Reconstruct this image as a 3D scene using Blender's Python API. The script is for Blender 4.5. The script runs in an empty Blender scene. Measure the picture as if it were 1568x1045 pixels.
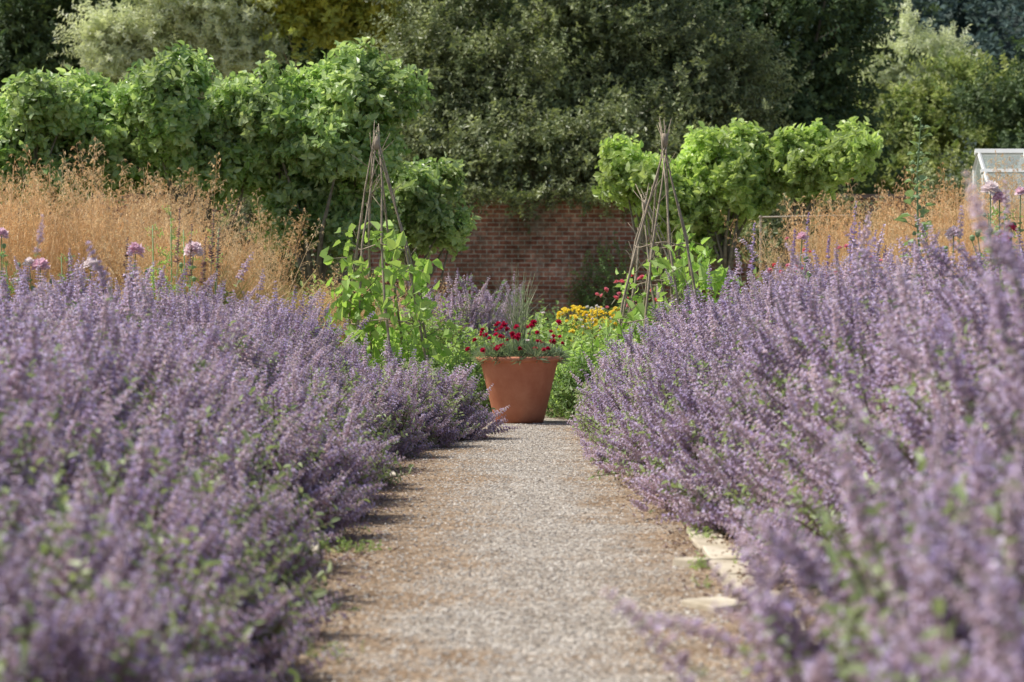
import bpy, math, random
import numpy as np
from mathutils import Vector
random.seed(7)
rng = np.random.default_rng(11)
scene = bpy.context.scene
TAU = math.tau

# ---------------------------------------------------------------- materials
def newmat(name):
    m = bpy.data.materials.new(name); m.use_nodes = True
    nt = m.node_tree; nt.nodes.clear()
    out = nt.nodes.new('ShaderNodeOutputMaterial')
    return m, nt, out
def N(nt, t, **kw):
    n = nt.nodes.new(t)
    for k, v in kw.items():
        if hasattr(n, k): setattr(n, k, v)
    return n
def mixc(nt, fac, a, b, mode='MIX'):
    n = nt.nodes.new('ShaderNodeMix'); n.data_type = 'RGBA'; n.blend_type = mode
    def put(s, v):
        if isinstance(v, (tuple, list)): s.default_value = (*v[:3], 1)
        elif isinstance(v, (int, float)): s.default_value = v
        else: nt.links.new(v, s)
    put(n.inputs[0], fac); put(n.inputs[6], a); put(n.inputs[7], b)
    return n.outputs[2]
def ramp(nt, fac, stops):
    r = nt.nodes.new('ShaderNodeValToRGB'); e = r.color_ramp.elements
    while len(e) < len(stops): e.new(0.5)
    for i, (p, c) in enumerate(stops):
        e[i].position = p; e[i].color = (*c, 1) if len(c) == 3 else c
    nt.links.new(fac, r.inputs[0]); return r.outputs[0]
def noise(nt, vec, scale, detail=4, rough=0.55):
    n = nt.nodes.new('ShaderNodeTexNoise'); n.inputs['Scale'].default_value = scale
    n.inputs['Detail'].default_value = detail; n.inputs['Roughness'].default_value = rough
    if vec is not None: nt.links.new(vec, n.inputs['Vector'])
    return n.outputs[0]

def leafmat(name, a, b, trans=0.35, rough=0.5, tcol=None, patch=0.6, spec=0.3):
    m, nt, out = newmat(name)
    oi = N(nt, 'ShaderNodeObjectInfo'); geo = N(nt, 'ShaderNodeNewGeometry')
    c = mixc(nt, oi.outputs['Random'], a, b)
    if patch:
        nz = noise(nt, geo.outputs['Position'], 1.3, 2)
        v = ramp(nt, nz, [(0.3, (1-patch*0.5,)*3), (0.7, (1+patch*0.35,)*3)])
        c = mixc(nt, 1.0, c, v, 'MULTIPLY')
    p = N(nt, 'ShaderNodeBsdfPrincipled'); p.inputs['Roughness'].default_value = rough
    p.inputs['Specular IOR Level'].default_value = spec
    nt.links.new(c, p.inputs['Base Color'])
    if trans:
        t = N(nt, 'ShaderNodeBsdfTranslucent')
        tc = mixc(nt, 1.0, c, tcol if tcol else (1.3, 1.35, 0.75), 'MULTIPLY')
        nt.links.new(tc, t.inputs[0])
        mx = N(nt, 'ShaderNodeMixShader'); mx.inputs[0].default_value = trans
        nt.links.new(p.outputs[0], mx.inputs[1]); nt.links.new(t.outputs[0], mx.inputs[2])
        nt.links.new(mx.outputs[0], out.inputs[0])
    else: nt.links.new(p.outputs[0], out.inputs[0])
    return m

def solid(name, a, b=None, scale=8, rough=0.8, bump=0.0, spec=0.3, bscale=None):
    m, nt, out = newmat(name)
    tc = N(nt, 'ShaderNodeTexCoord')
    p = N(nt, 'ShaderNodeBsdfPrincipled'); p.inputs['Roughness'].default_value = rough
    p.inputs['Specular IOR Level'].default_value = spec
    nz = noise(nt, tc.outputs['Object'], scale, 6)
    c = mixc(nt, ramp(nt, nz, [(0.35, (0,)*3), (0.65, (1,)*3)]), a, b or a)
    nt.links.new(c, p.inputs['Base Color'])
    if bump:
        bn = N(nt, 'ShaderNodeBump'); bn.inputs['Strength'].default_value = bump
        bn.inputs['Distance'].default_value = 0.01
        nt.links.new(noise(nt, tc.outputs['Object'], bscale or scale*4, 6), bn.inputs['Height'])
        nt.links.new(bn.outputs[0], p.inputs['Normal'])
    nt.links.new(p.outputs[0], out.inputs[0]); return m

# ---------------------------------------------------------------- mesh helper
class MB:
    def __init__(s): s.v = []; s.f = []; s.m = []
    def tube(s, pts, rad, sides=6, mat=0, cap=True):
        pts = [Vector(p) for p in pts]; base = len(s.v); n = len(pts)
        for i, p in enumerate(pts):
            d = (pts[min(i+1, n-1)] - pts[max(i-1, 0)]).normalized()
            u = d.cross(Vector((0.13, 0.97, 0.21))).normalized(); w = d.cross(u)
            for k in range(sides):
                a = TAU*k/sides
                s.v.append(tuple(p + (u*math.cos(a) + w*math.sin(a))*rad[i]))
        for i in range(n-1):
            for k in range(sides):
                k2 = (k+1) % sides
                s.f.append((base+i*sides+k, base+i*sides+k2, base+(i+1)*sides+k2, base+(i+1)*sides+k)); s.m.append(mat)
        if cap and sides > 2:
            s.f.append(tuple(base+(n-1)*sides+k for k in range(sides))); s.m.append(mat)
            s.f.append(tuple(base+k for k in reversed(range(sides)))); s.m.append(mat)
    def leaf(s, p, d, L, W, mat=0, fold=0.25, droop=0.15, nrm=None):
        p = Vector(p); d = Vector(d).normalized()
        nrm = Vector(nrm) if nrm else Vector((random.uniform(-.5, .5), random.uniform(-.5, .5), 1))
        sd = d.cross(nrm)
        if sd.length < 1e-3: sd = d.cross(Vector((1, 0, 0)))
        sd.normalize(); up = sd.cross(d).normalized(); b = len(s.v)
        for q in (p, p+d*L*.28-sd*W*.42+up*W*fold, p+d*L*.66-sd*W*.38+up*(W*fold-droop*L*.4),
                  p+d*L-up*L*droop, p+d*L*.66+sd*W*.38+up*(W*fold-droop*L*.4), p+d*L*.28+sd*W*.42+up*W*fold):
            s.v.append(tuple(q))
        s.f += [(b, b+5, b+4, b+3), (b, b+3, b+2, b+1)]; s.m += [mat, mat]
    def box(s, x0, x1, y0, y1, z0, z1, mat=0):
        b = len(s.v)
        s.v += [(x0,y0,z0),(x1,y0,z0),(x1,y1,z0),(x0,y1,z0),(x0,y0,z1),(x1,y0,z1),(x1,y1,z1),(x0,y1,z1)]
        s.f += [(b,b+3,b+2,b+1),(b+4,b+5,b+6,b+7),(b,b+1,b+5,b+4),(b+1,b+2,b+6,b+5),(b+2,b+3,b+7,b+6),(b+3,b,b+4,b+7)]
        s.m += [mat]*6
    def lathe(s, prof, c=(0,0,0), seg=48, mat=0):
        b = len(s.v); n = len(prof)
        for r, z in prof:
            for k in range(seg):
                a = TAU*k/seg; s.v.append((c[0]+r*math.cos(a), c[1]+r*math.sin(a), c[2]+z))
        for i in range(n-1):
            for k in range(seg):
                k2 = (k+1) % seg
                s.f.append((b+i*seg+k, b+i*seg+k2, b+(i+1)*seg+k2, b+(i+1)*seg+k)); s.m.append(mat)
    def obj(s, name, mats, smooth=False, parent=None, link=True):
        me = bpy.data.meshes.new(name); me.from_pydata(s.v, [], s.f)
        for m in mats: me.materials.append(m)
        if len(mats) > 1: me.polygons.foreach_set('material_index', s.m)
        if smooth: me.polygons.foreach_set('use_smooth', [True]*len(me.polygons))
        me.update()
        o = bpy.data.objects.new(name, me)
        if link: scene.collection.objects.link(o)
        if parent: o.parent = parent
        return o

# ---------------------------------------------------------------- instancing
def euler_from(dirs, spin):
    d = dirs/np.linalg.norm(dirs, axis=1, keepdims=True)
    b = np.arccos(np.clip(d[:,2], -1, 1)); c = np.arctan2(d[:,1], d[:,0])
    be = np.arcsin(np.clip(np.sin(b)*np.cos(spin), -1, 1)); al = np.arctan2(np.sin(b)*np.sin(spin), np.cos(b))
    m0 = np.cos(b)*np.cos(spin); m1 = np.sin(spin)
    ga = np.arctan2(np.sin(c)*m0+np.cos(c)*m1, np.cos(c)*m0-np.sin(c)*m1)
    return np.stack([al, be, ga], 1)

def make_coll(name, objs):
    c = bpy.data.collections.new(name)
    for o in objs: c.objects.link(o)
    return c

def scatter(name, pts, dirs, scl, coll, parent=None):
    n = len(pts); nk = len(coll.objects)
    me = bpy.data.meshes.new(name); me.vertices.add(n)
    me.vertices.foreach_set('co', np.asarray(pts, np.float32).ravel())
    e = euler_from(np.asarray(dirs, float), rng.uniform(0, TAU, n))
    a = me.attributes.new('rot', 'FLOAT_VECTOR', 'POINT'); a.data.foreach_set('vector', e.astype(np.float32).ravel())
    a = me.attributes.new('scl', 'FLOAT', 'POINT'); a.data.foreach_set('value', np.asarray(scl, np.float32))
    a = me.attributes.new('idx', 'INT', 'POINT'); a.data.foreach_set('value', rng.integers(0, nk, n).astype(np.int32))
    me.update()
    o = bpy.data.objects.new(name, me); scene.collection.objects.link(o)
    if parent: o.parent = parent
    ng = bpy.data.node_groups.new('scatter_'+name, 'GeometryNodeTree')
    ng.interface.new_socket('Geometry', in_out='INPUT', socket_type='NodeSocketGeometry')
    ng.interface.new_socket('Geometry', in_out='OUTPUT', socket_type='NodeSocketGeometry')
    gi = ng.nodes.new('NodeGroupInput'); go = ng.nodes.new('NodeGroupOutput')
    iop = ng.nodes.new('GeometryNodeInstanceOnPoints'); ci = ng.nodes.new('GeometryNodeCollectionInfo')
    ci.inputs['Collection'].default_value = coll
    ci.inputs['Separate Children'].default_value = True; ci.inputs['Reset Children'].default_value = True
    iop.inputs['Pick Instance'].default_value = True
    def attr(nm, dt):
        x = ng.nodes.new('GeometryNodeInputNamedAttribute'); x.data_type = dt; x.inputs[0].default_value = nm
        return [q for q in x.outputs if q.enabled][0]
    e2r = ng.nodes.new('FunctionNodeEulerToRotation')
    L = ng.links.new
    L(gi.outputs[0], iop.inputs['Points']); L(ci.outputs[0], iop.inputs['Instance'])
    L(attr('rot', 'FLOAT_VECTOR'), e2r.inputs[0]); L(e2r.outputs[0], iop.inputs['Rotation'])
    L(attr('scl', 'FLOAT'), iop.inputs['Scale']); L(attr('idx', 'INT'), iop.inputs['Instance Index'])
    L(iop.outputs[0], go.inputs[0])
    md = o.modifiers.new('scatter', 'NODES'); md.node_group = ng
    return o

def rdir(n):
    v = rng.normal(size=(n, 3)); return v/np.linalg.norm(v, axis=1, keepdims=True)

# ---------------------------------------------------------------- plant part sources
M_stem = leafmat('catmint_stem', (0.30, 0.32, 0.20), (0.38, 0.36, 0.27), 0, patch=0)
M_cleaf = leafmat('catmint_leaf', (0.27, 0.35, 0.17), (0.42, 0.48, 0.29), 0.3, patch=0)
M_petal = leafmat('catmint_petal', (0.62, 0.53, 0.77), (0.86, 0.78, 0.90), 0.35, 0.8, (1.05, 1.0, 1.06), 0.2, .1)
M_calyx = leafmat('catmint_calyx', (0.42, 0.31, 0.40), (0.70, 0.56, 0.59), 0.25, 0.9, (1.05, 1.0, .98), 0.2, .1)

def spike_src(i):
    mb = MB(); L = 0.18; bend = random.uniform(-.035, .035); bend2 = random.uniform(-.03, .03)
    P = lambda t: Vector((bend*t*t, bend2*t*t, L*t))
    mb.tube([P(k/2) for k in range(3)], [.0022, .0018, .001], 3, 0, False)
    for k in range(3):
        t = random.uniform(.0, .2); a = random.uniform(0, TAU)
        mb.leaf(P(t), (math.cos(a), math.sin(a), random.uniform(.1, .8)), random.uniform(.016, .028), .014, 1)
    nw = random.choice([8, 9, 9, 10]); t0 = random.uniform(.22, .36)
    for w in range(nw):
        t = t0+(1-t0)*(w/(nw-1))**0.9
        if w == 0 and random.random() < .6: t -= .1
        r = .0158*(1-.55*w/(nw-1))*random.uniform(.9, 1.1); c = P(t); nf = 7 if w < 6 else 5
        for k in range(nf):
            a = TAU*k/nf+random.uniform(-.3, .3); el = random.uniform(-.1, .9)
            d = Vector((math.cos(a), math.sin(a), el)).normalized()
            side = d.cross(Vector((0, 0, 1))).normalized(); up = side.cross(d)
            s = r*random.uniform(.75, 1.2); b = len(mb.v)
            q = c+d*s
            mb.v += [tuple(c), tuple(q+side*s*.36), tuple(q-side*s*.36), tuple(q+up*s*.5)]
            mb.f += [(b, b+1, b+3), (b, b+3, b+2), (b+1, b+2, b+3)]; mb.m += [2]*3
            if random.random() < .58 and w < 8:
                q2 = c+d*s*.9; pl = random.uniform(.006, .011)
                dd = (d+Vector((random.uniform(-.5, .5), random.uniform(-.5, .5), random.uniform(-.4, .5)))).normalized()
                mb.leaf(q2, dd, pl, pl*1.2, 3, .3, .3)
    return mb.obj(f'spike_{i}', [M_stem, M_cleaf, M_calyx, M_petal], link=False)
C_spike = make_coll('spike_parts', [spike_src(i) for i in range(10)])

def sprig_src(name, mat, wood, nl=11, leaf=.09, L=.3, wr=.62, droop=.2, spread=1.0):
    mb = MB(); bx, by = random.uniform(-.06, .06), random.uniform(-.06, .06)
    P = lambda t: Vector((bx*t*t, by*t*t, L*t))
    mb.tube([P(0), P(.5), P(1)], [.004, .003, .0015], 3, 1, False)
    for k in range(nl):
        t = .12+.88*k/(nl-1); a = k*2.4+random.uniform(-.5, .5)
        sz = leaf*random.uniform(.65, 1.15)
        d = Vector((math.cos(a)*spread, math.sin(a)*spread, random.uniform(-.1, .9)+(.8 if k == nl-1 else 0)))
        mb.leaf(P(t), d, sz, sz*wr, 0, random.uniform(.1, .35), droop*random.uniform(.3, 1.6))
    return mb.obj(name, [mat, wood], link=False)
def sprigs(name, mat, n=5, **kw):
    return make_coll(name+'_parts', [sprig_src(f'{name}_sprig_{i}', mat, M_twig, **kw) for i in range(n)])
M_twig = solid('twig', (0.14, 0.11, 0.08), (0.2, 0.17, 0.12), 20)
M_bark = solid('bark', (0.16, 0.13, 0.10), (0.30, 0.27, 0.22), 14, .9, .6)

C_mul = sprigs('mulberry', leafmat('mulberry_leaf', (0.24, 0.38, 0.12), (0.58, 0.68, 0.38), .40, .35, spec=.6), leaf=.092, L=.17, nl=9, wr=.7)
C_mulr = sprigs('mulberry_pale', leafmat('mulberry_leaf_pale', (0.36, 0.50, 0.15), (0.62, 0.72, 0.34), .42, .35, spec=.5), leaf=.09, L=.17, nl=9, wr=.7)
C_big = sprigs('limetree', leafmat('broad_tree_leaf', (0.12, 0.155, 0.065), (0.40, 0.44, 0.23), .25, .45, spec=.4, patch=.9), leaf=.105, L=.40, nl=11, wr=.55)
C_dark = sprigs('darktree', leafmat('dark_tree_leaf', (0.075, 0.125, 0.055), (0.15, 0.21, 0.09), .2, .6, patch=.9), leaf=.17, L=.6, nl=12)
C_pale = sprigs('willow', leafmat('silver_willow_leaf', (0.62, 0.66, 0.48), (0.78, 0.80, 0.66), .3, .5, patch=.3), leaf=.15, L=.4, nl=16, wr=.36)
C_yel = sprigs('goldtree', leafmat('golden_tree_leaf', (0.62, 0.58, 0.13), (0.46, 0.52, 0.16), .35, .6, patch=.3), leaf=.16, L=.5, nl=14)
C_mid = sprigs('midtree', leafmat('mid_tree_leaf', (0.19, 0.27, 0.09), (0.46, 0.50, 0.20), .3, .6), leaf=.15, L=.45, nl=12)
C_hill = sprigs('hill', leafmat('hill_leaf_haze_tint', (0.075, 0.115, 0.11), (0.11, 0.155, 0.14), .15, .9, spec=.05, patch=.3), leaf=.5, L=1.6, nl=16)  # distance haze is mixed into the leaf colour as a blue-green cast
C_herb = sprigs('herb', leafmat('herb_leaf', (0.28, 0.42, 0.13), (0.48, 0.60, 0.27), .4, .5), leaf=.06, L=.2, nl=11, wr=.5)
C_herbd = sprigs('herbd', leafmat('herb_leaf_dark', (0.15, 0.25, 0.09), (0.26, 0.37, 0.15), .35, .5), leaf=.05, L=.2, nl=11, wr=.5)
C_bean = sprigs('bean', leafmat('bean_leaf', (0.30, 0.47, 0.12), (0.50, 0.65, 0.24), .45, .4), leaf=.11, L=.2, nl=4, wr=.8, droop=.6)
C_under = sprigs('catmint_under', M_cleaf, leaf=.030, L=.15, nl=12, wr=.55)

# ---------------------------------------------------------------- catmint hedges
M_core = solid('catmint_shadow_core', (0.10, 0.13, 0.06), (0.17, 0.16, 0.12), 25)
def catmint(name, plants, dens=1.0):
    pp, dd, ss = [], [], []; up_, ud, us = [], [], []
    core = MB()
    for (cx, cy, r, h) in plants:
        n = int(1130*dens*(r*r*.5+r*h*.5)/.45)
        if cy > 12: n = int(n*1.1)
        if abs(cx) > 2.3: n = int(n*.75)
        u = rng.uniform(0, 1, n); th = np.arccos(1-u*.97)
        ph = rng.uniform(0, TAU, n)
        d = np.stack([np.sin(th)*np.cos(ph), np.sin(th)*np.sin(ph), np.cos(th)], 1)
        lum = 1+.13*np.sin(ph*3+cx*9)+.10*np.sin(ph*5+cy*7)+.08*np.sin(th*9+cy*5)
        ext = rng.uniform(.77, 1.08, n)+np.where(rng.random(n) < .14, rng.uniform(.03, .22, n), 0)
        tip = d*np.array([r, r, h])*(ext*lum)[:, None]+np.array([cx, cy, 0.02])
        tip[:, 2] = np.maximum(tip[:, 2], rng.uniform(.04, .14, n))
        o = d*np.array([1, 1, .75])+np.array([0, 0, .42])+rng.normal(0, .19, (n, 3))
        o /= np.linalg.norm(o, axis=1, keepdims=True)
        s = rng.uniform(.8, 1.35, n)
        base = tip-o*(.18*s)[:, None]
        pp.append(base); dd.append(o); ss.append(s)
        m = int(n*.19)
        d2 = rdir(m); d2[:, 2] = np.abs(d2[:, 2])
        q = d2*np.array([r, r, h])*rng.uniform(.66, .84, m)[:, None]+np.array([cx, cy, .02])
        up_.append(q); ud.append(d2+np.array([0, 0, .6])+rng.normal(0, .3, (m, 3))); us.append(rng.uniform(.7, 1.2, m))
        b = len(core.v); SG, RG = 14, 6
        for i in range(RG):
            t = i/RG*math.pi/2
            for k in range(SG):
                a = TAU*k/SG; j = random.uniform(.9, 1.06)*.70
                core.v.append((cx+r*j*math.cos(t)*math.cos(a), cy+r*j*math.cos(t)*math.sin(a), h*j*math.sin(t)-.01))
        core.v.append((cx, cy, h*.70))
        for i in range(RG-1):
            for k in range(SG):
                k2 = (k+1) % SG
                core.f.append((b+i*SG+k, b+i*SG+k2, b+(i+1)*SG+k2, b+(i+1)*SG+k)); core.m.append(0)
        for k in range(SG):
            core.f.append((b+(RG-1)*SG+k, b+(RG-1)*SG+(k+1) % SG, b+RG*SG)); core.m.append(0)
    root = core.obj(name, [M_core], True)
    scatter('flower_spikes', np.concatenate(pp), np.concatenate(dd), np.concatenate(ss), C_spike, root)
    scatter('leafy_stems', np.concatenate(up_), np.concatenate(ud), np.concatenate(us), C_under, root)
    return root

def jit(a): return random.uniform(-a, a)
left, right = [], []
for y, x, r, h in [(3.3,-1.0,.46,.48),(4.0,-.92,.46,.48),(4.8,-.90,.44,.46),(5.6,-.93,.45,.48),(6.4,-.96,.42,.44),
                   (7.2,-1.0,.44,.48),(8.0,-1.12,.42,.44),(9.1,-1.05,.45,.50),(9.9,-1.0,.46,.5),(10.8,-1.0,.45,.5),
                   (11.6,-.98,.42,.5),(12.7,-1.0,.38,.5),(13.8,-.92,.42,.50),(14.7,-.72,.42,.44),(15.5,-.62,.46,.44),(16.3,-.72,.44,.46)]:
    left.append((x, y, r, h))
y = 2.6
while y < 17.0:
    left.append((-1.42+jit(.06), y+jit(.1), .54+jit(.06), .73+jit(.07)))
    left.append((-2.05+jit(.1), y+.3+jit(.1), .60+jit(.06), .82+jit(.06)))
    if y > 5: left.append((-2.8+jit(.1), y+jit(.1), .62, .82+jit(.06)))
    if y > 9: left.append((-3.6+jit(.1), y+.2, .62, .80+jit(.06)))
    y += .74
for y, x, r, h in [(2.9,.80,.42,.60),(3.6,.68,.42,.58),(4.25,.84,.40,.56),(5.1,1.14,.42,.52),(5.9,1.36,.42,.52),
                   (6.7,1.38,.42,.52),(7.6,1.36,.44,.52),(8.5,1.24,.46,.54),(9.3,1.12,.46,.54),(10.2,1.05,.46,.54),
                   (11.0,.98,.46,.56),(11.9,.94,.46,.56),(12.8,.88,.46,.56),(13.7,.85,.44,.54),(14.6,.83,.44,.56),
                   (15.5,.82,.42,.54),(16.4,.84,.40,.54),(17.1,.88,.40,.52)]:
    right.append((x, y, r, h))
y = 3.0
while y < 17.2:
    sh = -.12 if y < 5 else (.08 if y < 8 else 0)
    right.append((1.38+sh+jit(.05), y+jit(.1), .54+jit(.06), .80+jit(.07)))
    right.append((1.97+jit(.1), y+.3+jit(.1), .60+jit(.06), .92+jit(.06)))
    if y > 5: right.append((2.65+jit(.1), y+jit(.1), .62, .92+jit(.06)))
    if y > 9: right.append((3.4+jit(.1), y+.2, .62, .90+jit(.06)))
    y += .74
catmint('catmint_hedge', left); catmint('catmint_hedge', right)
catmint('catmint_clump', [(-.45, 23.5, .5, .92), (-.9, 24.2, .5, .92), (-.1, 24.6, .45, .9)])

# ---------------------------------------------------------------- ground, path
def ground():
    mb = MB(); n = 24; S = 400
    for j in range(n+1):
        for i in range(n+1):
            mb.v.append((-S+2*S*i/n, -S+2*S*j/n, 0))
    for j in range(n):
        for i in range(n):
            a = j*(n+1)+i; mb.f.append((a, a+1, a+n+2, a+n+1)); mb.m.append(0)
    m = solid('soil_and_turf', (0.20, 0.15, 0.10), (0.16, 0.17, 0.08), 1.5, .95, .5, .1, 30)
    return mb.obj('ground', [m])
ground()

def pathmat():
    m, nt, out = newmat('gravel'); tc = N(nt, 'ShaderNodeTexCoord'); co = tc.outputs['Object']
    vo = N(nt, 'ShaderNodeTexVoronoi'); vo.inputs['Scale'].default_value = 80; nt.links.new(co, vo.inputs['Vector'])
    sep = N(nt, 'ShaderNodeSeparateColor'); nt.links.new(vo.outputs['Color'], sep.inputs[0])
    stone = ramp(nt, sep.outputs[0], [(0, (0.17, 0.145, 0.12)), (.3, (0.32, 0.285, 0.24)), (.75, (0.42, 0.38, 0.33)), (1, (0.68, 0.63, 0.56))])
    brown = ramp(nt, sep.outputs[1], [(0, (0.15, 0.10, 0.055)), (.6, (0.31, 0.22, 0.14)), (1, (0.52, 0.41, 0.30))])
    x = N(nt, 'ShaderNodeSeparateXYZ'); nt.links.new(co, x.inputs[0])
    sb = N(nt, 'ShaderNodeMath', operation='SUBTRACT'); nt.links.new(x.outputs[0], sb.inputs[0]); sb.inputs[1].default_value = .14
    ab = N(nt, 'ShaderNodeMath', operation='ABSOLUTE'); nt.links.new(sb.outputs[0], ab.inputs[0])
    nz = noise(nt, co, 1.3, 8, .75)
    ad = N(nt, 'ShaderNodeMath', operation='MULTIPLY_ADD'); nt.links.new(nz, ad.inputs[0]); ad.inputs[1].default_value = 1.9
    nt.links.new(ab.outputs[0], ad.inputs[2])
    ml = N(nt, 'ShaderNodeMath', operation='MULTIPLY'); nt.links.new(ad.outputs[0], ml.inputs[0]); ml.inputs[1].default_value = .62
    f = ramp(nt, ml.outputs[0], [(.66, (0,)*3), (.86, (.95,)*3)])
    c = mixc(nt, f, stone, brown)
    n2 = noise(nt, co, 4, 9, .85)
    c = mixc(nt, 1.0, c, ramp(nt, n2, [(.32, (.52, .47, .41)), (.64, (1.15, 1.15, 1.15))]), 'MULTIPLY')
    p = N(nt, 'ShaderNodeBsdfPrincipled'); p.inputs['Roughness'].default_value = .9; p.inputs['Specular IOR Level'].default_value = .15
    nt.links.new(c, p.inputs['Base Color'])
    b = N(nt, 'ShaderNodeBump'); b.inputs['Strength'].default_value = 1; b.inputs['Distance'].default_value = .008
    nt.links.new(vo.outputs['Distance'], b.inputs['Height']); b.invert = True
    nt.links.new(b.outputs[0], p.inputs['Normal']); nt.links.new(p.outputs[0], out.inputs[0]); return m
M_path = pathmat()
mb = MB(); ny = 60
for j in range(ny+1):
    yy = -3+21.6*j/ny
    for i in range(9):
        mb.v.append((-.95+1.95*i/8, yy, .004+(.008*math.cos((i-4)/4*1.5))))
for j in range(ny):
    for i in range(8):
        a = j*9+i; mb.f.append((a, a+1, a+10, a+9)); mb.m.append(0)
path = mb.obj('gravel_path', [M_path], True)
def pebble(i, mat):
    mb = MB(); import bmesh
    bm = bmesh.new(); bmesh.ops.create_icosphere(bm, subdivisions=1, radius=1)
    sx, sy, sz = random.uniform(.8, 1.3), random.uniform(.6, 1), random.uniform(.4, .7)
    for v in bm.verts:
        k = random.uniform(.8, 1.15); mb.v.append((v.co.x*sx*k, v.co.y*sy*k, v.co.z*sz*k))
    for f in bm.faces: mb.f.append(tuple(v.index for v in f.verts)); mb.m.append(0)
    bm.free(); return mb.obj(f'pebble_{i}', [mat], link=False)
M_pebA = leafmat('pebble_grey', (0.22, 0.19, 0.16), (0.64, 0.60, 0.54), 0, .9, patch=0)
M_pebB = leafmat('pebble_brown', (0.16, 0.105, 0.06), (0.46, 0.35, 0.25), 0, .9, patch=0)
C_peb = make_coll('pebbles', [pebble(i, M_pebA) for i in range(5)]); C_pebB = make_coll('pebblesb', [pebble(i+5, M_pebB) for i in range(4)])
n = 24000
px = rng.normal(.05, .38, n); py = 4.5+13*rng.uniform(0, 1, n)**1.4; k = np.abs(px-.03) < .9
P3 = np.stack([px, py, .004+.008*np.cos((px-.02)/.95*1.5)], 1)[k]
scatter('loose_gravel', P3, np.tile([0, 0, 1.], (len(P3), 1))+rng.normal(0, .3, (len(P3), 3)), rng.uniform(.003, .008, len(P3)), C_peb, path)
n = 18000
sg = rng.choice([-1, 1], n); px = .04+sg*np.abs(rng.normal(.64, .21, n)); py = 4.5+12.5*rng.uniform(0, 1, n)**1.3
P3 = np.stack([px, py, np.full(n, .008)], 1)
scatter('path_edge_debris', P3, np.tile([0, 0, 1.], (n, 1))+rng.normal(0, .4, (n, 3)), rng.uniform(.002, .008, n), C_pebB, path)
n = 3600; sg = rng.choice([-1, 1], n); px = .04+sg*(.74-np.abs(rng.normal(0, .12, n))); py = 4.5+12.5*rng.uniform(0, 1, n)
def floret(i):
    mb = MB(); mb.leaf((0, 0, 0), (1, 0, .2), .012, .007, 0, .3, .2); mb.leaf((0, 0, 0), (-.6, .8, .2), .009, .006, 0, .3, .2)
    return mb.obj(f'floret_{i}', [leafmat(f'dry_floret_{i}', (.35, .27, .3), (.3, .2, .12), 0, patch=0)], link=False)
scatter('fallen_florets', np.stack([px, py, np.full(n, .014)], 1), np.tile([0, 0, 1.], (n, 1))+rng.normal(0, .3, (n, 3)), rng.uniform(.7, 1.8, n), make_coll('floret_parts', [floret(0), floret(1)]), path)
# edging slabs
M_slab = solid('stone_slab', (0.36, 0.30, 0.21), (0.60, 0.54, 0.43), 5, .95, .7)
mb = MB()
slabs = [(-.66, 12.35, .12, .36, .06), (-.72, 8.3, .1, .3, .1), (.60, 7.0, .15, .18, .5), (.60, 8.1, .08, .11, .9)]
yy = 4.6
while yy < 17.3:
    l = random.uniform(.36, .5); xr = .73 if yy < 9 else .80
    slabs.append((xr+jit(.015), yy+l/2, .12, l-.03, jit(.06))); slabs.append((-.74+jit(.012), yy+l/2, .11, l-.025, jit(.05))); yy += l
for (x, y, w, l, a) in slabs:
    b = len(mb.v); top = .03+jit(.008); mb.box(-w/2, w/2, -l/2, l/2, -.03, top)
    for i in range(b, b+8):
        vx, vy, vz = mb.v[i]; vx += jit(.01); vy += jit(.012); vz += jit(.005)
        mb.v[i] = (x+vx*math.cos(a)-vy*math.sin(a), y+vx*math.sin(a)+vy*math.cos(a), vz)
edg = mb.obj('path_edging_slabs', [M_slab]); bv = edg.modifiers.new('b', 'BEVEL'); bv.width = .006; bv.segments = 2
n = 2500; sg = rng.choice([-1, 1], n); P3 = np.stack([.0+sg*(.77+rng.normal(0, .04, n)), 4.5+12.5*rng.uniform(0, 1, n)**1.3, np.full(n, .032)], 1)
scatter('edging_soil_crumbs', P3, np.tile([0, 0, 1.], (n, 1))+rng.normal(0, .4, (n, 3)), rng.uniform(.003, .009, n), C_pebB, edg)
wp = []
for cx, cy, r, n in [(-.6, 8.6, .12, 50), (.66, 8.0, .1, 12), (.70, 8.9, .08, 12), (-.55, 6.9, .05, 8), (-.45, 6.0, .08, 10), (.6, 7.5, .05, 6)]:
    q = rng.normal(0, r*.6, (n, 2)); wp.append(np.stack([cx+q[:, 0], cy+q[:, 1], np.full(n, .005)], 1))
wp = np.concatenate(wp)
scatter('path_weeds', wp, np.tile([0, 0, 1.], (len(wp), 1))+rng.normal(0, .5, (len(wp), 3)), rng.uniform(.12, .28, len(wp)), C_herb)

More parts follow.
